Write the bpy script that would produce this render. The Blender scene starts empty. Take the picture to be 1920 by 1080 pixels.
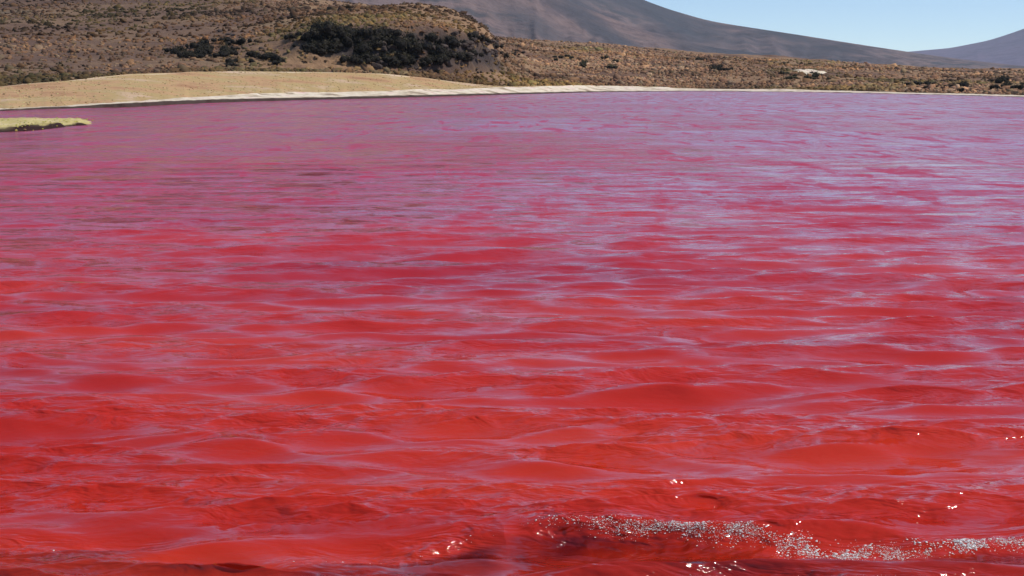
import bpy, math
import numpy as np
from mathutils import Vector

# ------------------------------------------------------------------ camera, world, sun, exposure
S = bpy.context.scene
COL = S.collection
F, CX, CY = 2700.0, 960.0, 540.0          # the photograph's focal length and centre, in its own pixels
H = 1.355                                    # eye height above the lake
PITCH = math.atan(390.0 / 2700.0)

cam_d = bpy.data.cameras.new("camera")
cam_d.sensor_width = 36.0
cam_d.lens = 36.0 * F / 1920.0
cam_d.clip_start = 0.1
cam_d.clip_end = 60000.0
cam = bpy.data.objects.new("camera", cam_d)
COL.objects.link(cam)
cam.location = (0, 0, H)
cam.rotation_euler = (math.radians(90) - PITCH, 0, 0)
S.camera = cam

SUN_EL, SUN_AZ = math.radians(52), math.radians(92)    # ahead of the camera and a little to the right (clockwise from +Y)
w = bpy.data.worlds.new("World")
S.world = w
w.use_nodes = True
nt = w.node_tree
nt.nodes.clear()
sky = nt.nodes.new("ShaderNodeTexSky")
sky.sky_type = 'NISHITA'
sky.sun_disc = False
sky.sun_elevation = SUN_EL
sky.sun_rotation = SUN_AZ
sky.altitude = 4000
sky.air_density = 1.0
sky.dust_density = 0.2
sky.ozone_density = 3.2
bg = nt.nodes.new("ShaderNodeBackground")
bg.inputs['Strength'].default_value = 0.15
wo = nt.nodes.new("ShaderNodeOutputWorld")
nt.links.new(sky.outputs[0], bg.inputs[0])
nt.links.new(bg.outputs[0], wo.inputs[0])

sl = bpy.data.lights.new("sun", 'SUN')
sl.energy = 3.5
sl.angle = math.radians(0.53)
sl.color = (1.0, 0.95, 0.87)
so = bpy.data.objects.new("sun", sl)
COL.objects.link(so)
sun_dir = Vector((math.sin(SUN_AZ) * math.cos(SUN_EL), math.cos(SUN_AZ) * math.cos(SUN_EL), math.sin(SUN_EL)))
so.rotation_euler = sun_dir.to_track_quat('Z', 'Y').to_euler()
so.location = (0, 0, 50)

S.render.engine = 'CYCLES'
S.view_settings.view_transform = 'Standard'
S.view_settings.look = 'None'
S.view_settings.exposure = 0.12
S.view_settings.gamma = 1.0
S.view_settings.use_curve_mapping = False
S.cycles.max_bounces = 6
S.cycles.volume_bounces = 0
S.cycles.sample_clamp_indirect = 3.0

rng = np.random.default_rng(7)

# ------------------------------------------------------------------ helpers
def ray(px, py):
    u = (px - CX) / F; v = (CY - py) / F
    return np.array([u, math.cos(PITCH) + v * math.sin(PITCH), -math.sin(PITCH) + v * math.cos(PITCH)])

def shore_d(px, py):
    r = ray(px, py)
    return H / -r[2] * math.hypot(r[0], r[1])

def azim(px, py=150):
    r = ray(px, py)
    return math.atan2(r[0], r[1])

def height(px, py, d):
    r = ray(px, py)
    return H + r[2] / math.hypot(r[0], r[1]) * d

def _hash(ix, iy, seed):
    n = (ix.astype(np.int64) * 374761393 + iy.astype(np.int64) * 668265263 + seed * 1442695040888963) & 0x7fffffff
    n = ((n ^ (n >> 13)) * 1274126177) & 0x7fffffff
    n = ((n ^ (n >> 15)) * 2246822519) & 0x7fffffff
    return (n ^ (n >> 16)) / float(0x7fffffff)

def vnoise(x, y, seed=0):
    """smooth value noise in -1..1 with unit cells"""
    ix = np.floor(x); iy = np.floor(y)
    fx = x - ix; fy = y - iy
    fx = fx * fx * fx * (fx * (fx * 6 - 15) + 10); fy = fy * fy * fy * (fy * (fy * 6 - 15) + 10)
    a = _hash(ix, iy, seed); b = _hash(ix + 1, iy, seed); c = _hash(ix, iy + 1, seed); d = _hash(ix + 1, iy + 1, seed)
    return ((a * (1 - fx) + b * fx) * (1 - fy) + (c * (1 - fx) + d * fx) * fy) * 2 - 1

def fbm(x, y, octs=4, seed=0, gain=0.5):
    s = 0; a = 1; t = 0
    for o in range(octs):
        ca, sa = math.cos(o * 1.3), math.sin(o * 1.3)
        s = s + a * vnoise((x * ca - y * sa) * 2 ** o + 17.3 * o, (x * sa + y * ca) * 2 ** o - 9.1 * o, seed + o)
        t += a; a *= gain
    return s / t

def sstep(a, b, x):
    t = np.clip((x - a) / (b - a), 0, 1)
    return t * t * (3 - 2 * t)

def mesh_from(name, verts, faces, mat, smooth=True, attrs=None, obj_name=None):
    """verts Nx3, faces MxK (all of one size)"""
    me = bpy.data.meshes.new(name)
    verts = np.asarray(verts, dtype=np.float32); faces = np.asarray(faces, dtype=np.int32)
    k = faces.shape[1]
    me.vertices.add(len(verts)); me.vertices.foreach_set("co", verts.ravel())
    me.loops.add(faces.size); me.loops.foreach_set("vertex_index", faces.ravel())
    me.polygons.add(len(faces))
    me.polygons.foreach_set("loop_start", np.arange(0, faces.size, k, dtype=np.int32))
    me.polygons.foreach_set("loop_total", np.full(len(faces), k, dtype=np.int32))
    me.polygons.foreach_set("use_smooth", np.full(len(faces), smooth))
    me.update(calc_edges=True)
    for an, (kind, val) in (attrs or {}).items():
        at = me.attributes.new(an, kind, 'POINT')
        v = np.asarray(val, dtype=np.float32)
        if kind == 'FLOAT_COLOR':
            if v.shape[1] == 3:
                v = np.concatenate([v, np.ones((len(v), 1), np.float32)], 1)
            at.data.foreach_set("color", v.ravel())
        else:
            at.data.foreach_set("value", v.ravel())
    if mat: me.materials.append(mat)
    return me

def link(name, me, kind=None, label=None, cat=None, group=None):
    o = bpy.data.objects.new(name, me)
    COL.objects.link(o)
    tag(o, kind, label, cat, group)
    return o

def tag(o, kind=None, label=None, cat=None, group=None):
    if kind: o['kind'] = kind
    if label: o['label'] = label
    if cat: o['category'] = cat
    if group: o['group'] = group

def grid_faces(nr, nc):
    i = np.arange(nr * nc).reshape(nr, nc)
    return np.stack([i[:-1, :-1], i[:-1, 1:], i[1:, 1:], i[1:, :-1]], -1).reshape(-1, 4)

def new_mat(name, rough=0.9):
    m = bpy.data.materials.new(name); m.use_nodes = True
    p = m.node_tree.nodes['Principled BSDF']
    p.inputs['Roughness'].default_value = rough
    p.inputs['Specular IOR Level'].default_value = 0.2
    return m, m.node_tree, p

def N(t, typ, **kw):
    n = t.nodes.new(typ)
    for k, v in kw.items():
        if k in n.inputs.keys(): n.inputs[k].default_value = v
        else: setattr(n, k, v)
    return n

def mixcol(t, fac, a, b, blend='MIX'):
    n = t.nodes.new('ShaderNodeMix'); n.data_type = 'RGBA'; n.blend_type = blend
    for s, v in ((0, fac), (6, a), (7, b)):
        if hasattr(v, 'is_output'): t.links.new(v, n.inputs[s])
        else: n.inputs[s].default_value = v if s == 0 else (*v, 1)
    return n.outputs[2]

def ramp(t, src, stops):
    r = t.nodes.new('ShaderNodeValToRGB')
    while len(r.color_ramp.elements) < len(stops): r.color_ramp.elements.new(0.5)
    for e, (p, c) in zip(r.color_ramp.elements, stops):
        e.position = p; e.color = (*c, 1) if not isinstance(c, float) else (c, c, c, 1)
    t.links.new(src, r.inputs[0])
    return r.outputs[0]

def math_n(t, op, a, b=None):
    n = t.nodes.new('ShaderNodeMath'); n.operation = op
    for i, v in enumerate((a, b)):
        if v is None: continue
        if hasattr(v, 'is_output'): t.links.new(v, n.inputs[i])
        else: n.inputs[i].default_value = v
    return n.outputs[0]

def noise_n(t, vec, scale, detail=4, rough=0.55, dist=0.0):
    n = t.nodes.new('ShaderNodeTexNoise')
    n.inputs['Scale'].default_value = scale; n.inputs['Detail'].default_value = detail
    n.inputs['Roughness'].default_value = rough; n.inputs['Distortion'].default_value = dist
    t.links.new(vec, n.inputs['Vector'])
    return n.outputs['Fac']

def pos_n(t, scale=(1, 1, 1), rot=0.0):
    g = t.nodes.new('ShaderNodeNewGeometry'); m = t.nodes.new('ShaderNodeMapping')
    m.inputs['Scale'].default_value = scale; m.inputs['Rotation'].default_value = (0, 0, rot)
    t.links.new(g.outputs['Position'], m.inputs['Vector'])
    return m.outputs[0]

# ------------------------------------------------------------------ materials
def water_material():
    m, t, p = new_mat("red_brine", 0.06)
    p.inputs['IOR'].default_value = 1.39
    p.inputs['Specular IOR Level'].default_value = 0.5
    at = N(t, 'ShaderNodeAttribute', attribute_name='near_shade')
    rp = N(t, 'ShaderNodeAttribute', attribute_name='ripple')
    far = N(t, 'ShaderNodeAttribute', attribute_name='far')   # how much of the ripple is finer than the mesh out there
    # algae and silt clouds in the brine
    c1 = noise_n(t, pos_n(t, (0.35, 1, 1)), 0.55, 4, 0.5, 0.6)
    base = ramp(t, c1, [(0.3, (0.36, 0.010, 0.005)), (0.5, (0.50, 0.024, 0.006)), (0.70, (0.60, 0.048, 0.009))])
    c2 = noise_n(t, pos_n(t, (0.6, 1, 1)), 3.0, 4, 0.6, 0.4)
    # magenta painted into the colour farther out, for the sky's lilac sheen
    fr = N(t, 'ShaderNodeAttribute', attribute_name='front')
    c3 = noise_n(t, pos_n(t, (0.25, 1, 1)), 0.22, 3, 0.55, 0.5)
    far_sheen = math_n(t, 'MULTIPLY', fr.outputs['Fac'], ramp(t, c3, [(0.3, 0.75), (0.65, 1.0)]))
    base = mixcol(t, far_sheen, base, (0.46, 0.034, 0.075))
    shade_mix = math_n(t, 'MULTIPLY', at.outputs['Fac'], ramp(t, c2, [(0.35, 0.35), (0.65, 1.0)]))
    base = mixcol(t, shade_mix, base, (0.10, 0.005, 0.007))  # painted maroon shade close by and under the lips, over a dark bed
    t.links.new(base, p.inputs['Base Color'])
    p.inputs['Subsurface Weight'].default_value = 0.3
    p.inputs['Subsurface Radius'].default_value = (1.0, 0.12, 0.06)
    p.inputs['Subsurface Scale'].default_value = 0.02
    # fine wind ripples below the size of the mesh waves: relief near by ...
    h1 = noise_n(t, pos_n(t, (0.45, 1, 1), 0.12), 11.0, 3, 0.55, 0.5)
    h2 = noise_n(t, pos_n(t, (0.5, 1, 1), -0.2), 42.0, 2, 0.5, 0.3)
    a1 = math_n(t, 'MULTIPLY', h1, 0.038)
    a2 = math_n(t, 'MULTIPLY', h2, 0.0030)
    a12 = math_n(t, 'MULTIPLY', math_n(t, 'ADD', a1, a2), rp.outputs['Fac'])
    b = N(t, 'ShaderNodeBump'); b.inputs['Strength'].default_value = 1.0; b.inputs['Distance'].default_value = 1.0
    t.links.new(a12, b.inputs['Height'])
    # ... and slopes of the wavelets that are finer than the mesh farther out
    def slopes(scale, sc, ax, ay, detail):
        n = t.nodes.new('ShaderNodeTexNoise'); n.inputs['Scale'].default_value = scale
        n.inputs['Detail'].default_value = detail; n.inputs['Roughness'].default_value = 0.6; n.inputs['Distortion'].default_value = 0.4
        t.links.new(pos_n(t, sc), n.inputs['Vector'])
        sub = t.nodes.new('ShaderNodeVectorMath'); sub.operation = 'SUBTRACT'; t.links.new(n.outputs['Color'], sub.inputs[0]); sub.inputs[1].default_value = (0.5, 0.5, 0.5)
        mul = t.nodes.new('ShaderNodeVectorMath'); mul.operation = 'MULTIPLY'; t.links.new(sub.outputs[0], mul.inputs[0]); mul.inputs[1].default_value = (ax, ay, 0.0)
        return mul.outputs[0]
    add = t.nodes.new('ShaderNodeVectorMath'); add.operation = 'ADD'
    t.links.new(slopes(2.4, (0.40, 1, 1), 0.9, 2.1, 5), add.inputs[0]); t.links.new(slopes(9.0, (0.45, 1, 1), 0.7, 1.7, 2), add.inputs[1])
    sc = t.nodes.new('ShaderNodeVectorMath'); sc.operation = 'SCALE'
    t.links.new(add.outputs[0], sc.inputs[0]); t.links.new(far.outputs['Fac'], sc.inputs['Scale'])
    ad2 = t.nodes.new('ShaderNodeVectorMath'); ad2.operation = 'ADD'
    t.links.new(b.outputs[0], ad2.inputs[0]); t.links.new(sc.outputs[0], ad2.inputs[1])
    # far normals tilted toward the camera side, so the water mirrors higher sky
    c4 = noise_n(t, pos_n(t, (1.4, 0.32, 1), 0.05), 0.9, 5, 0.68, 0.6)
    steep = math_n(t, 'MULTIPLY', fr.outputs['Fac'], ramp(t, c4, [(0.44, 0.22), (0.54, 0.36), (0.62, 0.95)]))
    bi = t.nodes.new('ShaderNodeVectorMath'); bi.operation = 'SCALE'; bi.inputs[0].default_value = (0, -0.23, 0)
    t.links.new(steep, bi.inputs['Scale'])
    ad3 = t.nodes.new('ShaderNodeVectorMath'); ad3.operation = 'ADD'; t.links.new(ad2.outputs[0], ad3.inputs[0]); t.links.new(bi.outputs[0], ad3.inputs[1])
    nn = t.nodes.new('ShaderNodeVectorMath'); nn.operation = 'NORMALIZE'; t.links.new(ad3.outputs[0], nn.inputs[0])
    t.links.new(nn.outputs[0], p.inputs['Normal'])
    mr = t.nodes.new('ShaderNodeMapRange'); t.links.new(far.outputs['Fac'], mr.inputs['Value'])
    mr.inputs['To Min'].default_value = 0.07; mr.inputs['To Max'].default_value = 0.12
    t.links.new(mr.outputs[0], p.inputs['Roughness'])
    return m

def ground_material(name, stops, sc=0.5, fine=6.0, bump=0.06, tint=None, grain=0.6):
    """procedural earth: broad patches, finer speckle, relief"""
    m, t, p = new_mat(name, 0.95)
    pv = pos_n(t)
    n1 = noise_n(t, pv, sc, 6, 0.65, 0.4)
    n2 = noise_n(t, pv, fine, 4, 0.7)
    c = ramp(t, n1, stops)
    c = mixcol(t, grain, c, ramp(t, n2, [(0.3, (0.35, 0.33, 0.32)), (0.7, (0.66, 0.66, 0.66))]), 'OVERLAY')
    at = N(t, 'ShaderNodeAttribute', attribute_name='tint')
    if tint:
        c = mixcol(t, at.outputs['Fac'], c, tint)
    t.links.new(c, p.inputs['Base Color'])
    b = N(t, 'ShaderNodeBump'); b.inputs['Distance'].default_value = bump; b.inputs['Strength'].default_value = 1.0
    t.links.new(math_n(t, 'ADD', n2, math_n(t, 'MULTIPLY', n1, 2.0)), b.inputs['Height'])
    t.links.new(b.outputs[0], p.inputs['Normal'])
    return m

def attr_material(name, attr='tone', rough=0.9, translucent=0.0):
    m, t, p = new_mat(name, rough)
    at = N(t, 'ShaderNodeAttribute', attribute_name=attr)
    n = noise_n(t, pos_n(t), 3.0, 3, 0.6)
    c = mixcol(t, 0.5, at.outputs['Color'], ramp(t, n, [(0.3, (0.36, 0.36, 0.36)), (0.7, (0.64, 0.64, 0.64))]), 'OVERLAY')
    t.links.new(c, p.inputs['Base Color'])
    return m

M_WATER = water_material()
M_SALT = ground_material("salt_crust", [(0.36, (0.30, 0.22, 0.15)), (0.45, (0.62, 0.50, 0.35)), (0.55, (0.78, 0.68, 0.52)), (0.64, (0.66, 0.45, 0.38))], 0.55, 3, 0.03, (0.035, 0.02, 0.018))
M_PAMPA = ground_material("dry_pampa", [(0.34, (0.38, 0.20, 0.10)), (0.45, (0.50, 0.30, 0.15)), (0.54, (0.44, 0.31, 0.13)), (0.64, (0.56, 0.38, 0.24))], 0.16, 2.2, 0.04, (0.80, 0.66, 0.46), 0.28)
M_HILL = ground_material("scrub_earth", [(0.30, (0.09, 0.048, 0.032)), (0.45, (0.19, 0.108, 0.066)), (0.58, (0.30, 0.18, 0.095)), (0.72, (0.20, 0.15, 0.09))], 0.06, 1.3, 0.25, (0.05, 0.038, 0.036))
M_MOUNT = ground_material("mountain_scree", [(0.36, (0.045, 0.037, 0.041)), (0.47, (0.105, 0.076, 0.078)), (0.55, (0.19, 0.128, 0.115)), (0.63, (0.075, 0.065, 0.068))], 0.006, 0.06, 4.0, (0.055, 0.055, 0.065))
M_FARM = ground_material("far_mountain_scree", [(0.30, (0.12, 0.10, 0.15)), (0.55, (0.17, 0.13, 0.19)), (0.75, (0.14, 0.12, 0.17))], 0.002, 0.02, 8.0)  # violet puts the blue of the haze into the rock colour
M_BED = ground_material("lake_mud", [(0.3, (0.10, 0.06, 0.04)), (0.7, (0.2, 0.13, 0.09))], 0.3, 2.0, 0.05)
M_SCRUB = attr_material("dry_scrub")
M_SHRUB = attr_material("shrub_leaves")
M_ROCK = ground_material("weathered_rock", [(0.3, (0.035, 0.026, 0.022)), (0.55, (0.085, 0.062, 0.052)), (0.75, (0.17, 0.14, 0.12))], 0.9, 6, 0.08)

# ------------------------------------------------------------------ the lake
R_MAX = 250.0
rows = [2.3]
while rows[-1] < R_MAX:
    r = rows[-1]
    st = min(r * r * 1.05 / 1950.0, 0.36) if r < 100 else 0.36 + (r - 100) * 0.006
    rows.append(r + max(st, 0.0045))
rr = np.array(rows); nr = len(rr)
AZ = math.radians(29); nc = 780
aa = np.linspace(-AZ, AZ, nc)
sp_r = np.gradient(rr)
R, A = np.meshgrid(rr, aa, indexing='ij')
X = (R * np.sin(A)); Y = (R * np.cos(A))
SPR = np.repeat(sp_r[:, None], nc, 1); SPT = R * (2 * AZ / nc)

# wind patches: where ripples are strong and where the water lies smoother
gust = fbm(X * 0.14, Y * 0.22, 3, 11) * 0.9 + fbm(X * 0.4, Y * 0.9, 2, 21) * 0.5
gust = sstep(-0.55, 0.55, gust)
amp_patch = (0.75 + 0.5 * sstep(-0.6, 0.6, fbm(X * 0.05, Y * 0.08, 2, 31))) * (1 - 0.62 * sstep(7, 40, R))   # waves steepen toward the near shore

near_chop = 1 + 0.6 * (1 - sstep(3.9, 4.6, R))

def add_waves(n, lmin, lmax, slope_rms, spread, dir0, chop, mod, seed, dz, dx, dy):
    """a sum of travelling waves; the steepness is shared out over log wavelength"""
    g = np.random.default_rng(seed)
    lam = np.exp(np.linspace(math.log(lmin), math.log(lmax), n) + g.normal(0, 0.5 * math.log(lmax / lmin) / n, n))
    th = dir0 + g.normal(0, spread, n)
    ph = g.uniform(0, 2 * math.pi, n)
    s = slope_rms * math.sqrt(2.0 / n)
    for l, t_, p_ in zip(lam, th, ph):
        k = 2 * math.pi / l
        kx, ky = k * math.sin(t_), k * math.cos(t_)
        kr = abs(kx) * np.abs(np.sin(A)) + abs(ky) * np.cos(A)
        kt = abs(kx) * np.cos(A) + abs(ky) * np.abs(np.sin(A))
        q = np.maximum(kr * SPR, kt * SPT) / math.pi
        att = 1 - sstep(0.35, 0.8, q)
        if att.max() <= 0: continue
        a = (s / k) * att * mod
        arg = kx * X + ky * Y + p_
        dz += a * np.cos(arg)
        sn = a * np.sin(arg) * chop
        dx -= sn * (kx / k); dy -= sn * (ky / k)

DZ = np.zeros_like(X); DX = np.zeros_like(X); DY = np.zeros_like(X)
PI = math.pi
add_waves(30, 0.45, 1.15, 0.090, 0.24, PI, 1.0, amp_patch, 3, DZ, DX, DY)
swell = DZ.copy()
sw = swell / (swell[:, :].std() + 1e-6)
add_waves(44, 0.15, 0.45, 0.155, 0.27, PI, 1.0, amp_patch * near_chop, 4, DZ, DX, DY)
# ripples ride the crests and the backs of the larger waves and follow the gusts
back = sstep(-1.0, 0.9, sw + 0.8 * fbm(X * 1.3, Y * 2.0, 2, 41))
rip = (0.16 + 0.84 * back) * (0.40 + 0.60 * gust)
add_waves(60, 0.05, 0.15, 0.24, 0.36, PI, 0.8, rip, 5, DZ, DX, DY)
add_waves(34, 0.025, 0.055, 0.11, 0.6, PI, 0.2, rip, 6, DZ, DX, DY)

# the little breakers close to the near shore: steep lips facing the camera
def lip(pts, hgt, wback, wfront, x0, x1, seed):
    """raise a ridge along a crest line, pull its lip toward the camera"""
    px = np.array([p[0] for p in pts]); dd = np.array([p[1] for p in pts])
    yc = np.interp(X, px, dd) + 0.05 * fbm(X * 2.2, X * 0 + seed, 3, seed)
    e = sstep(x0, x0 + 0.25, X) * (1 - sstep(x1 - 0.25, x1, X)) * (0.55 + 0.6 * sstep(-0.5, 0.5, fbm(X * 1.6, X * 0 + 3.1 * seed, 2, seed + 5)))
    t_ = Y - yc
    prof = np.where(t_ > 0, np.exp(-(t_ / wback) ** 2), np.exp(-(t_ / wfront) ** 2))
    trough = -0.30 * np.exp(-((t_ + wfront * 3.0) / (wfront * 2.2)) ** 2)
    h = hgt * e * (prof + trough)
    global LIP_SHADE, SPARK
    SPARK = np.maximum(SPARK, sstep(0.10, 0.5, e) * np.exp(-((t_ + wfront * 0.55) / (wfront * 0.62)) ** 2) * (0.35 if seed != 2 else 1.0))
    LIP_SHADE = np.maximum(LIP_SHADE, e * sstep(wfront * 1.0, wfront * 1.8, -t_) * (1 - sstep(0.10, 0.45, -t_)))  # painted shadow line at the foot of the lip
    return h, e * np.exp(-(t_ / (wfront * 1.6)) ** 2), e * np.exp(-((t_ + wfront * 1.0) / (wfront * 2.0)) ** 2)

def pt(px, py):
    r = ray(px, py); k = H / -r[2]
    return (r[0] * k, r[1] * k)

crests = [
    ([pt(940, 985), pt(1200, 992), pt(1500, 1012), pt(1750, 1016), pt(2100, 1000)], 0.036, 0.16, 0.050, pt(900, 990)[0], pt(2300, 990)[0], 2),
    ([pt(480, 1040), pt(620, 1038), pt(800, 1020), pt(960, 1000)], 0.028, 0.12, 0.042, pt(470, 1030)[0], pt(990, 1000)[0], 5),
    ([pt(-200, 1000), pt(150, 1012), pt(330, 1000)], 0.020, 0.12, 0.034, pt(-300, 1000)[0], pt(360, 1000)[0], 8),
    ([pt(1240, 1085), pt(1500, 1078), pt(1900, 1085)], 0.026, 0.12, 0.036, pt(1200, 1080)[0], pt(1950, 1080)[0], 9),
]
near = R < 12
LIP_SHADE = np.zeros_like(X); SPARK = np.zeros_like(X)
LIP = np.zeros_like(X); FRONT = np.zeros_like(X)
for c in crests:
    h, l_, f_ = lip(*c)
    h[~near] = 0; l_[~near] = 0; f_[~near] = 0
    DZ += h
    DY -= l_ * 0.012
    LIP = np.maximum(LIP, l_); FRONT = np.maximum(FRONT, f_)
add_waves(30, 0.03, 0.12, 0.15, 1.1, PI, 0.5, np.maximum(FRONT, LIP), 9, DZ, DX, DY)
calm = 1 - sstep(0.94, 1.0, np.abs(A) / AZ)

# pin the lake's level at the far bank so waves do not wash over it
near_shade = (1 - sstep(3.75, 4.3, R + 0.25 * fbm(X * 1.1, Y * 1.1, 2, 51))) * 0.7  # dark bed and shaded near water, painted as one darkening
near_shade = np.clip(near_shade + LIP_SHADE * 1.3 * near, 0, 1)
ZW = DZ
verts = np.stack([X + DX, Y + DY, ZW], -1).reshape(-1, 3)
ripple_attr = np.clip(rip * 1.0 + 1.6 * np.maximum(LIP, FRONT), 0, 2)
farattr = sstep(3.8, 10, R) * (0.15 + 0.75 * np.clip(rip, 0, 1)) * (1 - 0.75 * sstep(12, 40, R))
far_ramp = sstep(2, 22, R)  # distance ramp for the painted sheen and the tilted normals
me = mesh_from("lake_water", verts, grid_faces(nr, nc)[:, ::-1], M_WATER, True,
               {'near_shade': ('FLOAT', near_shade.ravel()), 'ripple': ('FLOAT', ripple_attr.ravel()), 'far': ('FLOAT', farattr.ravel()), 'front': ('FLOAT', far_ramp.ravel())})
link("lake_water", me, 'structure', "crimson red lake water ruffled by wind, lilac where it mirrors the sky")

# ------------------------------------------------------------------ the land: a polar sheet through surveyed profiles
COLS = [-700, 0, 130, 240, 430, 520, 590, 650, 720, 790, 850, 890, 925, 955, 1000, 1130, 1300, 1500, 1720, 1920, 2600]
def tab(d):
    ks = sorted(d); return [float(np.interp(c, ks, [d[k] for k in ks])) for c in COLS]
shore_y = tab({-700: 224, 0: 208, 130: 203.5, 240: 201, 430: 191.5, 590: 187, 720: 184, 850: 180, 925: 178, 1000: 176, 1130: 172.5, 1300: 171, 1500: 172.5, 1720: 177, 1920: 182, 2600: 200})
bank_z = [0.72 * b for b in tab({-700: .10, 0: .06, 130: .14, 240: .30, 430: .26, 590: .20, 720: .22, 850: .18, 1000: .16, 1130: .10, 1300: .05, 1500: .03, 1720: .03, 2600: .03})]
strip_y = tab({-700: 220, 0: 205, 130: 197, 240: 190, 430: 178.5, 590: 173.5, 720: 171, 850: 167, 925: 163.5, 1000: 161.5, 1130: 161, 1300: 166, 1500: 168, 1720: 173.5, 1920: 178.5, 2600: 195})
strip_w = tab({-700: 4, 0: 3, 240: 5, 430: 6, 1000: 8, 1300: 8, 1920: 5, 2600: 4})
tan_y = tab({-700: 172, 0: 163.5, 130: 151, 240: 139, 430: 133.5, 590: 135, 720: 138, 790: 145, 850: 153, 890: 158, 925: 161.2, 955: 161.8, 1000: 161.3, 1130: 160.8, 1300: 165.8, 1500: 167.8, 1720: 173.3, 1920: 178.3, 2600: 194})
tan_d = tab({-700: 75, 0: 95, 130: 100, 240: 110, 430: 125, 590: 130, 720: 135, 790: 138, 850: 141, 890: 143, 925: 146, 955: 147})
base_y = tab({-700: 160, 0: 149, 130: 143, 240: 136.5, 430: 128, 520: 128, 590: 130, 720: 134, 790: 136, 850: 137, 890: 134, 925: 132, 955: 142, 1000: 150, 1130: 150, 1300: 156, 1500: 158, 1720: 163, 1920: 170, 2600: 180})
base_d = tab({-700: 85, 0: 101, 240: 113, 430: 133, 590: 137, 720: 141, 850: 148, 925: 158, 1000: 178, 1130: 187, 1300: 196, 1500: 194, 1720: 170, 1920: 148, 2600: 110})
scar_y = tab({-700: 110, 0: 100, 240: 92, 430: 92, 520: 84, 590: 66, 650: 62, 720: 62, 790: 60, 850: 62, 890: 72, 925: 96, 955: 110, 1000: 114, 1130: 120, 1300: 128, 1500: 136, 1720: 147, 1920: 152, 2600: 150})
scar_d = tab({-700: 150, 0: 155, 240: 158, 430: 152, 520: 147, 590: 143, 650: 145, 720: 146, 790: 149, 850: 153, 890: 157, 925: 166, 955: 195, 1000: 220, 1130: 235, 1300: 250, 1720: 240, 2600: 220})
brow_y = tab({-700: -60, 0: -40, 240: -30, 430: -12, 520: 6, 590: 8, 650: 5, 720: 3, 790: 6, 850: 17, 890: 36, 925: 66, 955: 92, 1000: 96, 1130: 102, 1300: 112, 1500: 126, 1720: 136, 1920: 141, 2600: 140})
brow_d = tab({-700: 330, 0: 320, 240: 300, 430: 250, 520: 215, 590: 205, 720: 195, 850: 190, 890: 185, 925: 180, 955: 240, 1000: 290, 1300: 310, 2600: 300})
back_y = tab({-700: -90, 0: -60, 240: -52, 430: -30, 520: -12, 590: -2, 650: 2, 720: 12, 790: 30, 850: 50, 925: 70, 1000: 74, 1130: 80, 1300: 95, 1500: 111, 1720: 122, 1920: 127, 2600: 126})
back_d = tab({-700: 470, 590: 430, 720: 420, 1000: 450, 2600: 520})

ctrl = []   # per column: list of (d, z)
for i, c in enumerate(COLS):
    ds = shore_d(c, shore_y[i])
    p = [(ds - 2.5, -0.45), (ds + 0.0, -0.05), (ds + 0.12, bank_z[i])]
    d2 = ds + strip_w[i]; z2 = height(c, strip_y[i], d2); p.append((d2, z2))
    # the pampa
    if c >= 1000: d3, z3 = d2 + 0.3, z2 + 0.02
    else: d3 = max(tan_d[i], d2 + 0.3); z3 = height(c, tan_y[i], d3)
    p.append((d3, z3))
    d4 = max(base_d[i], d3 + 2); p.append((d4, height(c, base_y[i], d4)))
    p.append((scar_d[i], height(c, scar_y[i], scar_d[i])))
    p.append((brow_d[i], height(c, brow_y[i], brow_d[i])))
    zb = height(c, back_y[i], back_d[i]); zt = p[-1][1]
    p.append((brow_d[i] + 45, min(zt - 1.5, zt * 0.5 + zb * 0.5) if 500 < c < 950 else zt * 0.7 + zb * 0.3 - 0.6))
    p.append((back_d[i], zb))
    p.append((back_d[i] + 250, zb * 0.6 - 3)); p.append((1500, -2.0)); p.append((2600, -4.0))
    ctrl.append(p)
ctrl = np.array(ctrl)                                    # columns x K x 2
az_cols = np.array([azim(c) for c in COLS])
LA = np.linspace(math.radians(-36), math.radians(36), 1000)
def smooth_interp(xs, ys):
    v = np.interp(LA, xs, ys)
    ker = np.exp(-np.linspace(-2, 2, 15) ** 2); ker /= ker.sum()
    return np.convolve(np.pad(v, 7, mode='edge'), ker, 'valid')
K = ctrl.shape[1]
CD = np.array([smooth_interp(az_cols, ctrl[:, k, 0]) for k in range(K)])
CZ = np.array([smooth_interp(az_cols, ctrl[:, k, 1]) for k in range(K)])
wob = fbm(LA * 85, LA * 0, 4, 71) * 1.4
for k in (0, 1, 2): CD[k] += wob * 0.5
CD[3] += wob * 0.5 + fbm(LA * 120, LA * 0 + 5, 5, 72) * 1.3
SUB = [3, 4, 8, 44, 10, 40, 70, 10, 30, 10, 8, 5]
lay = []; seg = []
for k in range(K - 1):
    for s in range(SUB[k]):
        lay.append((k, s / SUB[k])); seg.append(k)
lay.append((K - 2, 1.0)); seg.append(K - 2)
seg = np.array(seg); LR = len(lay)
D = np.zeros((LR, len(LA))); Z = np.zeros_like(D)
for j, (k, t_) in enumerate(lay):
    D[j] = CD[k] * (1 - t_) + CD[k + 1] * t_
    Z[j] = CZ[k] * (1 - t_) + CZ[k + 1] * t_
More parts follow.
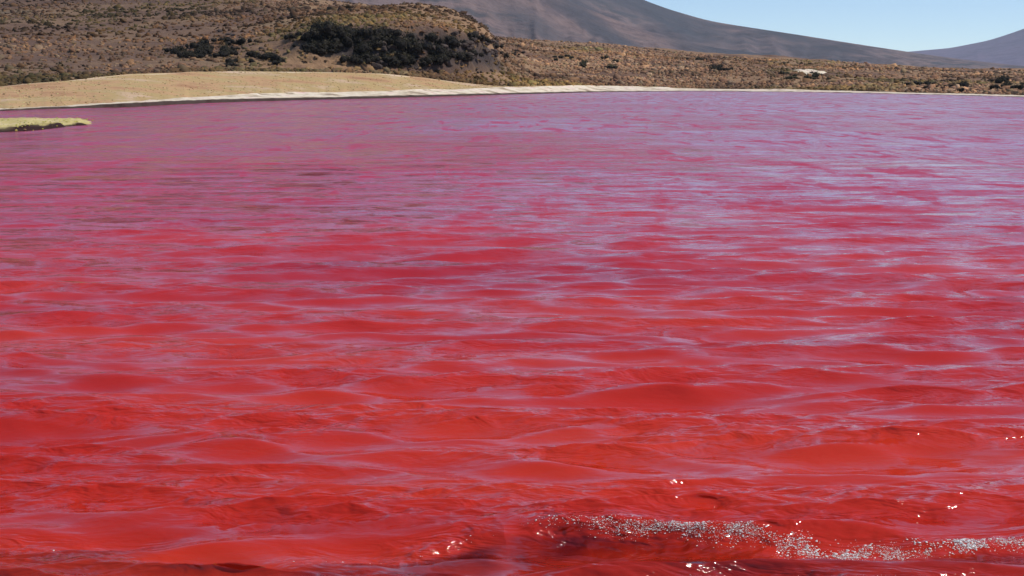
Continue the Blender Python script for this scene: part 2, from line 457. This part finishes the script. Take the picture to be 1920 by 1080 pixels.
# round the kinks between profile points on the hills
for _ in range(6):
    z2 = Z.copy(); i0 = int(np.argmax(seg >= 5)) + 2
    z2[i0:-1] = 0.25 * Z[i0 - 1:-2] + 0.5 * Z[i0:-1] + 0.25 * Z[i0 + 1:]
    Z = z2
LX = D * np.sin(LA)[None, :]; LY = D * np.cos(LA)[None, :]
segm = np.repeat(seg[:, None], len(LA), 1)
hillw = sstep(0, 1, (segm >= 5).astype(float)) * np.clip((D - CD[5]) / 6.0, 0, 1)
scarp = np.exp(-((D - 0.5 * (CD[5] + CD[6])) / (0.6 * np.maximum(CD[6] - CD[5], 3))) ** 2) * sstep(azim(500), azim(590), LA)[None, :] * (1 - sstep(azim(925), azim(970), LA))[None, :]
Z += hillw * (fbm(LX * 0.035, LY * 0.035, 4, 81) * 1.0 + fbm(LX * 0.22, LY * 0.22, 3, 82) * 0.25 * np.clip(D / 160, 0, 1.5))
Z += scarp * (np.abs(fbm(LX * 0.35, LY * 0.5 + Z * 0.5, 4, 83)) * 1.6 - 0.35)
Z += (segm == 3) * (fbm(LX * 0.12, LY * 0.12, 3, 84) * 0.12)
Z += ((segm == 2)) * fbm(LX * 1.2, LY * 1.2, 3, 85) * 0.04
# a knoll with dry slope on the left hillside
LV = np.stack([LX, LY, Z], -1)
def land_part(name, r0, r1, mat, tint, label):
    v = LV[r0:r1 + 1]; n = v.shape[0]
    f = grid_faces(n, len(LA))
    a = mesh_from(name, v.reshape(-1, 3), f[:, ::-1], mat, True, {'tint': ('FLOAT', tint[r0:r1 + 1].ravel())})
    return link(name, a, 'structure', label)
first = lambda k: int(np.argmax(seg >= k))
frac = np.array([t for _, t in lay])
tint = np.zeros_like(D)
# dark undercut bank, pale rim of the pampa, dark rock and painted shade on the scarp
tint += ((segm <= 1) | ((segm == 2) & (D < CD[2] + 0.06))).astype(float) * 0.95  # wet earth and the undercut's shade, painted dark
rim_edge = sstep(0.965, 0.99, frac[:, None] + 0.01 * fbm(LA * 80, LA * 0, 3, 91)[None, :]) * (segm == 3)
tint += rim_edge * 0.85 * (1 - sstep(azim(900), azim(1000), LA))[None, :]
tint = np.where(segm >= 5, 0, tint)
rocky = scarp * sstep(-0.25, 0.35, fbm(LX * 0.12, LY * 0.12 + Z * 0.2, 3, 92) + 0.25)  # scarp mask: dark rock with the brow's shade painted in
tint = np.where(segm >= 5, np.clip(rocky, 0, 1), tint)
tintp = np.where(segm == 4, 0, np.maximum(tint, 0.35 * (1 - sstep(azim(380), azim(620), LA))[None, :]))
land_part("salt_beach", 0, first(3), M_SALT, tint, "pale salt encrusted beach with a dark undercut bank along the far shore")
land_part("dry_pampa", first(3), first(4), M_PAMPA, tint, "smooth tan grassland mound between the salt beach and the hills")
land_part("scrub_hills", first(4), LR - 1, M_HILL, tintp, "brown scrub covered hills and plateau behind the lake")

def land_z(x, y):
    """ground height under scattered points (nearest sample on the polar sheet)"""
    az = np.arctan2(x, y); d = np.hypot(x, y)
    ci = np.clip(np.round((az - LA[0]) / (LA[1] - LA[0])).astype(int), 0, len(LA) - 1)
    out = np.zeros_like(x)
    for u in np.unique(ci):
        m_ = ci == u
        out[m_] = np.interp(d[m_], D[:, u], Z[:, u])
    return out

# ground under and around everything, out to the horizon
g_r = np.array([0.0, 1.0, 1.9, 2.5, 6, 40, 300, 1500, 4000, 6900])
g_a = np.linspace(0, 2 * PI, 97)
GR, GA = np.meshgrid(g_r, g_a, indexing='ij')
GZ = np.interp(GR, g_r, [0.12, 0.10, 0.04, -0.35, -0.7, -1.2, -1.5, -5, -6, -6])
me = mesh_from("ground", np.stack([GR * np.sin(GA), GR * np.cos(GA), GZ], -1).reshape(-1, 3), grid_faces(len(g_r), len(g_a))[:, ::-1], M_BED, True)
link("ground", me, 'structure', "muddy ground under the lake and the plain around it")

# ------------------------------------------------------------------ mountains
def mountain(name, cols, crest, d_c, foot, d_f, mat, label, seed, gul, lam, dn=70, over=0.5, tintf=None):
    az = np.array([azim(c) for c in cols])
    a_ = np.linspace(az[0], az[-1], 420)
    y_ = np.interp(a_, az, crest); ker = np.exp(-np.linspace(-2, 2, 21) ** 2); ker /= ker.sum()
    y_ = np.convolve(np.pad(y_, 10, mode='edge'), ker, 'valid')
    px = np.interp(a_, az, cols)
    zc = np.array([height(p, q, d_c) for p, q in zip(px, y_)])
    t = np.concatenate([np.linspace(0, 1, dn), 1 + np.linspace(0.05, over, 14)])
    T, AA = np.meshgrid(t, a_, indexing='ij')
    ZC = np.repeat(zc[None], len(t), 0)
    dist = d_f + (d_c - d_f) * T
    up = np.where(T <= 1, foot + (ZC - foot) * (0.55 * T + 0.45 * T * T), ZC - (T - 1) * (ZC - foot) * 0.9)
    x = dist * np.sin(AA); y = dist * np.cos(AA)
    env = np.sin(np.clip(T, 0, 1) * PI) ** 0.7
    # gullies run down the slope
    gl = fbm(AA * lam, T * 1.2 + fbm(AA * lam * 0.3, T * 2, 2, seed + 9), 4, seed)
    up = up + env * gul * (-np.abs(gl) * 1.0 + 0.3) * 1.0 + env * gul * 0.25 * fbm(x / 60, y / 60, 4, seed + 3)
    tn = np.clip(sstep(-0.2, 0.5, fbm(AA * lam * 0.35 + T * 1.2, T * 1.6 + AA * 4, 4, seed + 5)) , 0, 1) * 0.9
    me = mesh_from(name, np.stack([x, y, up], -1).reshape(-1, 3), grid_faces(len(t), len(a_))[:, ::-1], mat, True, {'tint': ('FLOAT', tn.ravel())})
    return link(name, me, 'structure', label)

mountain("near_mountain_spur", [-200, 300, 700, 900, 1000, 1060, 1120, 1180, 1250, 1330, 1420, 1520, 1640],
         [-260, -220, -150, -85, -40, 0, 24, 48, 70, 88, 100, 112, 124], 1900, -10, 1300, M_MOUNT,
         "dark purple grey spur at the foot of the big mountain", 101, 15, 34)
mountain("big_mountain", [-400, 200, 700, 950, 1130, 1205, 1250, 1330, 1420, 1500, 1600, 1700, 1760, 1860, 2000],
         [-400, -380, -260, -120, -32, 0, 17, 40, 54, 66, 82, 97, 106, 118, 132], 3000, -10, 1900, M_MOUNT,
         "broad purple brown mountain whose long slope runs down to the right", 111, 20, 36)
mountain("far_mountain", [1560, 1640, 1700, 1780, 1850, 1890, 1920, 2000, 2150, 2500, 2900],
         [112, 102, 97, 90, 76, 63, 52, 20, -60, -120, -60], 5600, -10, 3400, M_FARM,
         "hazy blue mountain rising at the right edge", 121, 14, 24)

# ------------------------------------------------------------------ scrub, counted by nobody
def ico():
    p = (1 + 5 ** .5) / 2
    v = np.array([(-1, p, 0), (1, p, 0), (-1, -p, 0), (1, -p, 0), (0, -1, p), (0, 1, p), (0, -1, -p), (0, 1, -p), (p, 0, -1), (p, 0, 1), (-p, 0, -1), (-p, 0, 1)], float)
    v /= np.linalg.norm(v[0])
    f = np.array([(0, 11, 5), (0, 5, 1), (0, 1, 7), (0, 7, 10), (0, 10, 11), (1, 5, 9), (5, 11, 4), (11, 10, 2), (10, 7, 6), (7, 1, 8), (3, 9, 4), (3, 4, 2), (3, 2, 6), (3, 6, 8), (3, 8, 9), (4, 9, 5), (2, 4, 11), (6, 2, 10), (8, 6, 7), (9, 8, 1)])
    return v, f
IV, IF = ico()

IFT = IF[IV[IF].mean(1)[:, 2] > -0.45]
def scatter_lumps(name, x, y, z, size, flat, tone, mat, label, jit=0.35, seed=1, smooth=False):
    g = np.random.default_rng(seed); n = len(x)
    v = IV[None] * (1 + g.normal(0, jit, (n, 12, 1))) * size[:, None, None]
    v[:, :, 2] *= flat[:, None]
    v[:, :, 0] *= g.uniform(0.8, 1.5, (n, 1))
    a = g.uniform(0, 2 * PI, n); c, s = np.cos(a)[:, None], np.sin(a)[:, None]
    vx = v[:, :, 0] * c - v[:, :, 1] * s; vy = v[:, :, 0] * s + v[:, :, 1] * c
    V = np.stack([vx + x[:, None], vy + y[:, None], v[:, :, 2] + z[:, None]], -1).reshape(-1, 3)
    Fc = (IFT[None] + (np.arange(n) * 12)[:, None, None]).reshape(-1, 3)
    tn = (tone[:, None, :] * (1 + g.normal(0, 0.12, (n, 12, 1)))).reshape(-1, 3)
    me = mesh_from(name, V, Fc, mat, smooth, {'tone': ('FLOAT_COLOR', np.clip(tn, 0.005, 1))})
    return link(name, me, 'stuff', label)

PAL = np.array([(0.28, 0.165, 0.08), (0.20, 0.11, 0.06), (0.12, 0.065, 0.045), (0.11, 0.095, 0.045), (0.26, 0.20, 0.13), (0.07, 0.045, 0.035), (0.15, 0.13, 0.085)])
PW = np.array([.22, .24, .18, .12, .10, .08, .06])
n = 66000
az = rng.uniform(math.radians(-25), math.radians(25), n)
ci = np.clip(np.round((az - LA[0]) / (LA[1] - LA[0])).astype(int), 0, len(LA) - 1)
u_ = rng.uniform(0, 1, n)
dmin = CD[4][ci] + 0.3; dmax = np.minimum(CD[9][ci], 430)
d = dmin + (dmax - dmin) * u_ ** 1.5
x = d * np.sin(az); y = d * np.cos(az)
dens = sstep(-0.55, 0.35, fbm(x * 0.05, y * 0.05, 3, 201))
keep = rng.uniform(0, 1, n) < 0.35 + 0.65 * dens
x, y, d, az = x[keep], y[keep], d[keep], az[keep]; n = len(x)
patch = fbm(x * 0.045, y * 0.045, 3, 205)
pi = rng.choice(7, n, p=PW / PW.sum())
tone = PAL[pi]
streak = fbm(np.degrees(az) * 0.22, d * 0.07, 4, 207)
plat = sstep(azim(930), azim(1010), az)[:, None]
tone = tone * 0.55 + tone.mean(0) * 0.45
tone = tone * np.array([1.02, 0.90, 0.86]) * 0.88 * (1 + 1.1 * patch[:, None] + 0.9 * streak[:, None]).clip(0.32, 1.8) * (0.78 + 0.62 * plat)
warm = sstep(0.0, 0.5, fbm(x * 0.03, y * 0.03, 2, 206))[:, None]
tone = tone * (1 - warm) + tone * np.array([1.10, 1.0, 0.84]) * warm
olive = sstep(0.05, 0.4, fbm(x * 0.06 + 40, y * 0.025, 3, 209))[:, None]
tone = tone * (1 - olive) + tone * np.array([0.72, 0.86, 0.62]) * olive
size = rng.lognormal(math.log(0.165), 0.36, n) * (d / 150) ** 0.45
scatter_lumps("scrub", x, y, land_z(x, y) + size * 0.1, size, rng.uniform(0.55, 0.95, n), tone, M_SCRUB,
              "low brown, tan and olive scrub covering the hills", 0.42, 5, True)
# short tufts on the salt edge and the pampa
n = 2600
az = rng.uniform(math.radians(-25), azim(1000), n)
ci = np.clip(np.round((az - LA[0]) / (LA[1] - LA[0])).astype(int), 0, len(LA) - 1)
u_ = rng.uniform(0.0, 1.0, n)
d = CD[3][ci] + (CD[4][ci] - CD[3][ci]) * u_
x = d * np.sin(az); y = d * np.cos(az)
tone = np.array([(0.50, 0.35, 0.17), (0.44, 0.28, 0.13), (0.46, 0.37, 0.17)])[rng.integers(0, 3, n)]
size = rng.uniform(0.03, 0.08, n)
scatter_lumps("grass_tufts", x, y, land_z(x, y), size, rng.uniform(0.4, 0.8, n), tone, M_SCRUB, "short dry grass tufts on the tan mound", 0.3, 8)

# ------------------------------------------------------------------ grassy spit at the left
def spit():
    # outline in metres on the water, from the photograph's left edge to the tip
    tops = [(-420, 222), (-200, 221), (0, 219.5), (60, 221), (110, 222), (150, 223.5), (192, 229)]
    bots = [(-420, 264), (-200, 258), (0, 249), (50, 246), (90, 242.5), (115, 239), (140, 236.5), (192, 233)]
    xs = np.linspace(-420, 192, 165)
    ty = np.interp(xs, [p[0] for p in tops], [p[1] for p in tops]); by = np.interp(xs, [p[0] for p in bots], [p[1] for p in bots])
    nrow = 22; V = []; tn = []
    for j in range(nrow + 1):
        t = (j / nrow) ** 1.7
        for i, px in enumerate(xs):
            py = by[i] + (ty[i] - by[i]) * t
            r = ray(px, py); k = H / -r[2]; wx, wy = r[0] * k, r[1] * k
            e = min(t / 0.06, 1) ** 0.35 * (min((1 - t) / 0.25, 1)) ** 0.6 * min((len(xs) - 1 - i) / 12.0, 1) ** 0.5
            V.append((wx, wy, e)); tn.append(t + 0.008 * math.sin(px * 0.11))
    V = np.array(V)
    wb = fbm(V[:, 0] * 0.9, V[:, 1] * 0.9, 3, 301)
    e = V[:, 2].copy()
    V[:, 1] += wb * 0.25
    V[:, 2] = -0.25 + e * (0.36 + 0.10 * fbm(V[:, 0] * 1.6, V[:, 1] * 1.6, 3, 302))
    m = ground_material("spit_turf", [(0.3, (0.38, 0.30, 0.10)), (0.5, (0.55, 0.45, 0.18)), (0.7, (0.66, 0.52, 0.30))], 0.7, 7, 0.04, (0.03, 0.012, 0.01))
    dark = 1 - sstep(0.05, 0.10, np.array(tn))
    me = mesh_from("grassy_spit", V, grid_faces(nrow + 1, len(xs)), m, True, {'tint': ('FLOAT', dark)})
    link("grassy_spit", me, 'structure', "low yellow green turf spit with a dark cut edge reaching into the lake at the left")
    n = 700
    ii = rng.integers(0, len(xs) - 8, n); jj = rng.integers(2, nrow - 2, n)
    P = V.reshape(nrow + 1, len(xs), 3)[jj, ii]
    tone = np.array([(0.50, 0.44, 0.10), (0.58, 0.46, 0.20), (0.34, 0.33, 0.06)])[rng.integers(0, 3, n)]
    size = rng.uniform(0.012, 0.035, n)
    scatter_lumps("spit_grass", P[:, 0] + rng.normal(0, .1, n), P[:, 1], P[:, 2], size, rng.uniform(0.5, 0.9, n), tone, M_SCRUB, "yellow green grass tufts on the low spit", 0.3, 9)
spit()

# ------------------------------------------------------------------ shrubs and boulders one can pick out
def shrub_mesh(seed, dark=True):
    g = np.random.default_rng(seed)
    V = []; Fc = []; T = []
    # crown of leaf sprays over a lumpy volume
    lobes = [(g.normal(0, 0.38), g.normal(0, 0.30), g.uniform(0.35, 0.75), g.uniform(0.35, 0.55)) for _ in range(7)]
    for k in range(420):
        lx, ly, lz, lr = lobes[g.integers(0, 7)]
        u = g.normal(0, 1, 3); u /= np.linalg.norm(u)
        c = np.array([lx, ly, lz]) + u * lr * g.uniform(0.55, 1.0)
        if c[2] < 0.02: c[2] = g.uniform(0.02, 0.2)
        s = g.uniform(0.05, 0.11)
        a = g.normal(0, 1, 3); a /= np.linalg.norm(a); b = np.cross(u, a); b /= np.linalg.norm(b) + 1e-6
        i = len(V); V += [c - a * s * 0.5, c + b * s * 0.8, c + a * s * 0.9 + u * s * 0.5]
        Fc.append((i, i + 1, i + 2))
        base = np.array((0.036, 0.031, 0.018)) if dark else np.array((0.10, 0.09, 0.04))
        base = base * g.uniform(0.6, 1.7) * (2.2 if g.uniform() < 0.18 else 1)
        T += [base] * 3
    # dense core so that it reads solid
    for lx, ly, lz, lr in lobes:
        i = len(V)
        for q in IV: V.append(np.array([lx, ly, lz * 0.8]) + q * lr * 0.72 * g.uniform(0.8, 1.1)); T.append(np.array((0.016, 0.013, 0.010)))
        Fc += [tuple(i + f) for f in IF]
    V = np.array(V); V[:, 2] = np.maximum(V[:, 2], -0.1)
    return mesh_from("shrub", V, np.array(Fc), M_SHRUB, False, {'tone': ('FLOAT_COLOR', np.array(T))})

def stem_mesh(seed):
    g = np.random.default_rng(seed); V = []; Fc = []
    for k in range(6):
        a = g.uniform(0, 2 * PI); l = g.uniform(0.5, 0.8); dx, dy = math.cos(a) * l * 0.5, math.sin(a) * l * 0.5
        i = len(V)
        for j in range(3):
            th = j * 2 * PI / 3
            V.append((0.05 * math.cos(th), 0.05 * math.sin(th), -0.15)); 
        for j in range(3):
            th = j * 2 * PI / 3
            V.append((dx + 0.018 * math.cos(th), dy + 0.018 * math.sin(th), l))
        for j in range(3):
            Fc.append((i + j, i + (j + 1) % 3, i + 3 + (j + 1) % 3, i + 3 + j))
    return mesh_from("stems", np.array(V), np.array(Fc), M_ROCK, False)

def boulder_mesh(seed):
    g = np.random.default_rng(seed)
    v = IV.copy(); f = [tuple(q) for q in IF]
    # subdivide once
    cache = {}; vs = [tuple(q) for q in v]; nf = []
    def mid(a, b):
        key = (min(a, b), max(a, b))
        if key not in cache:
            m_ = (np.array(vs[a]) + np.array(vs[b])) / 2; m_ /= np.linalg.norm(m_)
            cache[key] = len(vs); vs.append(tuple(m_))
        return cache[key]
    for a, b, c in f:
        ab, bc, ca = mid(a, b), mid(b, c), mid(c, a)
        nf += [(a, ab, ca), (b, bc, ab), (c, ca, bc), (ab, bc, ca)]
    V = np.array(vs)
    for _ in range(9):      # planes cut flats into the stone
        nrm = g.normal(0, 1, 3); nrm /= np.linalg.norm(nrm); o_ = g.uniform(0.45, 0.8)
        dd = V @ nrm - o_; V = V - np.where(dd > 0, dd, 0)[:, None] * nrm[None]
    V *= np.array([1.0, 0.8, 0.75])[None] * (1 + g.normal(0, 0.03, (len(V), 1)))
    return mesh_from("boulder", V, np.array(nf), M_ROCK, False)

SH = [shrub_mesh(s) for s in range(6)]
SHL = [shrub_mesh(40 + s, False) for s in range(3)]
ST = [stem_mesh(s) for s in range(3)]
BO = [boulder_mesh(s) for s in range(7)]

def ground_hit(px, py):
    """where the sight line through a photograph pixel meets the built land"""
    r = ray(px, py); az_ = math.atan2(r[0], r[1]); c = int(np.clip(round((az_ - LA[0]) / (LA[1] - LA[0])), 0, len(LA) - 1))
    dd = np.arange(70, 480, 0.5); zz = np.interp(dd, D[:, c], Z[:, c]); zr = H + r[2] / math.hypot(r[0], r[1]) * dd
    hit = np.nonzero(zz >= zr)[0]
    d_ = dd[hit[0]] if len(hit) else 300.0
    return d_ * math.sin(az_), d_ * math.cos(az_), float(np.interp(d_, D[:, c], Z[:, c]))

def shrub(px, py, size, label, group, light=False):
    x, y, z = ground_hit(px, py)
    o = bpy.data.objects.new("dark_shrub" if not light else "olive_shrub", None); COL.objects.link(o)
    o.location = (x, y, z - 0.05)
    o.empty_display_size = 0.3
    tag(o, None, label, "shrub", group)
    s = size * 0.72 * rng.uniform(0.8, 1.2)
    o.scale = (s * rng.uniform(0.9, 1.4), s, s * rng.uniform(0.75, 1.05)); o.rotation_euler = (0, 0, rng.uniform(0, 6.28))
    src = SHL if light else SH
    f = bpy.data.objects.new("foliage", src[rng.integers(0, len(src))]); COL.objects.link(f); f.parent = o
    t = bpy.data.objects.new("stem", ST[rng.integers(0, 3)]); COL.objects.link(t); t.parent = o

def boulder(px, py, size, label, group):
    x, y, z = ground_hit(px, py)
    o = bpy.data.objects.new("boulder", BO[rng.integers(0, len(BO))]); COL.objects.link(o)
    size = size * 0.7
    o.location = (x, y, z + size * 0.15)
    o.scale = (size * rng.uniform(0.9, 1.5), size * rng.uniform(0.8, 1.2), size * rng.uniform(0.6, 1.0)); o.rotation_euler = (rng.uniform(-.3, .3), rng.uniform(-.3, .3), rng.uniform(0, 6.28))
    tag(o, None, label, "boulder", group)

def cluster(n, x0, x1, ytop, ybot, size, label, group, fn=None, **kw):
    for _ in range(n):
        px = rng.uniform(x0, x1); lab = label; t = (px - x0) / (x1 - x0)
        yt = np.interp(t, np.linspace(0, 1, len(ytop)), ytop); yb = np.interp(t, np.linspace(0, 1, len(ybot)), ybot)
        v = rng.uniform(0, 1)
        if n > 8:      # say where in its cluster it grows
            row = "at the top edge" if v < 0.33 else ("at the foot" if v > 0.67 else "halfway up")
            side = ["left end", "left of the middle", "right of the middle", "right end"][min(3, int(t * 4))]
            lab = label + ", " + row + ", " + side
        k = rng.uniform(0.68, 1.28)
        if n > 8: lab = ("small " if k < 0.88 else ("large " if k > 1.08 else "mid-sized ")) + lab
        (fn or shrub)(px, yt + (yb - yt) * v, size * k, lab, group, **kw)

cluster(26, 325, 455, [97, 88, 80, 84], [112, 114, 110, 100], 1.0, "shrub in the leftmost hillside thicket", "dark shrubs of the leftmost hillside thicket")
cluster(18, 425, 530, [110, 104, 106], [126, 127, 124], 0.8, "low dark shrub above the tan mound", "low dark shrubs above the tan mound")
cluster(16, 535, 600, [74, 70, 74], [98, 100, 104], 0.85, "dark shrub in the small middle thicket", "dark shrubs of the small middle thicket")
cluster(62, 588, 775, [66, 64, 70, 78], [116, 126, 130, 134], 1.55, "black shrub in the big thicket", "shrubs of the big thicket, left half")
cluster(34, 760, 932, [92, 86, 78, 78], [134, 134, 126, 112], 1.3, "shrub in the big thicket's rocky half", "shrubs of the big thicket, right half")
cluster(8, 930, 985, [92, 98], [108, 114], 0.8, "dark shrub trailing off right of the domed hill", "dark shrubs right of the domed hill")
cluster(14, 1040, 1170, [104, 108], [126, 132], 0.9, "olive shrub below the purple spur", "olive shrubs on the plateau", light=True)
cluster(7, 1260, 1340, [92, 95], [97, 100], 0.9, "dark shrub in the thin row on the plateau skyline", "dark shrubs in the plateau skyline row")
cluster(9, 1320, 1385, [124, 126], [134, 136], 0.9, "dark shrub of the flat mid-plateau clump", "dark shrubs mid plateau")
cluster(14, 1430, 1560, [138, 140], [150, 152], 0.8, "olive shrub under the white patch", "olive shrubs below the white patch", light=True)
cluster(18, 1700, 1815, [158, 160], [170, 174], 0.75, "low shrub by the right shore", "dark shrubs along the right shore")
cluster(12, 1860, 1920, [150, 152], [170, 174], 0.85, "dark shrub by the right-hand shore's end", "dark shrubs at the right edge")
cluster(64, 700, 930, [74, 70, 68, 80], [128, 130, 124, 108], 0.85, "grey boulder under the domed hill", "boulders under the domed hill", fn=boulder)
cluster(10, 380, 540, [60, 56, 62], [108, 112, 100], 0.55, "grey boulder beside the small thickets", "boulders on the left hillside", fn=boulder)
cluster(14, 860, 990, [120, 116], [140, 136], 0.5, "pale boulder right of the domed hill", "boulders at the foot of the domed hill", fn=boulder)

# a bare white salt patch on the plain at the right
cx0, cy0, cz0 = ground_hit(1512, 134)
ga = np.linspace(0, 2 * PI, 48, endpoint=False)
V = [(cx0, cy0, 0)]; Fc = []
for j, f_ in enumerate((0.5, 0.8, 1.0)):
    for a in ga:
        rad = f_ * (1 + 0.25 * math.sin(3 * a + 1) + 0.12 * math.sin(7 * a))
        V.append((cx0 + math.cos(a) * 3.0 * rad, cy0 + math.sin(a) * 4.5 * rad, 0))
V = np.array(V); V[:, 2] = land_z(V[:, 0], V[:, 1]) + 0.22; V[-48:, 2] -= 0.45
m_ = len(ga)
Fc = [(0, 1 + i, 1 + (i + 1) % m_) for i in range(m_)]
for j in range(2):
    for i in range(m_):
        a, b = 1 + j * m_ + i, 1 + j * m_ + (i + 1) % m_; c, d_ = b + m_, a + m_
        Fc += [(a, d_, c), (a, c, b)]
link("salt_patch", mesh_from("salt_patch", V, np.array(Fc), M_SALT, True), 'structure', "small bright white salt patch on the brown plain at the right")

# ------------------------------------------------------------------ foam on the near breakers, flecks also standing in for sun glints
Vw = verts.reshape(nr, nc, 3)
wgt = SPARK ** 2 * near
wgt = wgt * (0.10 + 0.90 * sstep(-0.12, 0.35, fbm(X * 16, Y * 40, 3, 407) + 0.05)) * (0.05 + 0.95 * sstep(0.10, 0.45, X)) * np.where(np.abs(A) < math.radians(23), 1, 0)
pr = (wgt * SPR * SPT).ravel(); pr /= pr.sum()
n = 8000
idx = rng.choice(pr.size, n, p=pr)
ri = np.clip(idx // nc, 1, nr - 2); cj = np.clip(idx % nc, 1, nc - 2)
fa = rng.uniform(-1, 1, (n, 1)); fb = rng.uniform(-1, 1, (n, 1))
P = Vw[ri, cj] + np.abs(fa) * (Vw[ri + np.sign(fa[:, 0]).astype(int), cj] - Vw[ri, cj]) + np.abs(fb) * (Vw[ri, cj + np.sign(fb[:, 0]).astype(int)] - Vw[ri, cj])
cl = fbm(P[:, 0] * 9, P[:, 1] * 9, 2, 405)
sz = np.minimum(rng.lognormal(math.log(0.00085), 0.60, n), 0.0032) * (1 + 0.8 * np.clip(cl, 0, 1))
tone = np.repeat(np.array([[1.0, 0.84, 0.74]]), n, 0) * rng.uniform(0.7, 1.05, (n, 1))
M_FOAM_GLINT = attr_material("foam_and_glint", rough=0.25)
pf2 = M_FOAM_GLINT.node_tree.nodes['Principled BSDF']
pf2.inputs['Subsurface Weight'].default_value = 0.8
pf2.inputs['Subsurface Radius'].default_value = (1.0, 0.9, 0.8)
pf2.inputs['Subsurface Scale'].default_value = 0.004
pf2.inputs['Specular IOR Level'].default_value = 0.6
scatter_lumps("foam", P[:, 0], P[:, 1], P[:, 2] + 0.0005, sz, rng.uniform(0.35, 0.6, n), tone, M_FOAM_GLINT, "cream and white flecks of foam and painted glint on the small breaking waves in front", 0.2, 13, True)

# ------------------------------------------------------------------ air
b0, b1 = -7.0, 720.0
hv = [(x, y, z) for z in (b0, b1) for x, y in ((-7000, -7000), (7000, -7000), (7000, 7000), (-7000, 7000))]
hf = [(0, 3, 2, 1), (4, 5, 6, 7), (0, 1, 5, 4), (1, 2, 6, 5), (2, 3, 7, 6), (3, 0, 4, 7)]
mh = bpy.data.materials.new("haze"); mh.use_nodes = True
th = mh.node_tree; th.nodes.clear()
pv = th.nodes.new('ShaderNodeVolumePrincipled'); out = th.nodes.new('ShaderNodeOutputMaterial')
pv.inputs['Color'].default_value = (0.78, 0.90, 1.0, 1)
pv.inputs['Density'].default_value = 7.5e-5
pv.inputs['Anisotropy'].default_value = 0.2
th.links.new(pv.outputs[0], out.inputs['Volume'])
o = link("haze", mesh_from("haze", np.array(hv, float), np.array(hf), mh, False), 'stuff', "thin bluish air over the lake and the mountains")
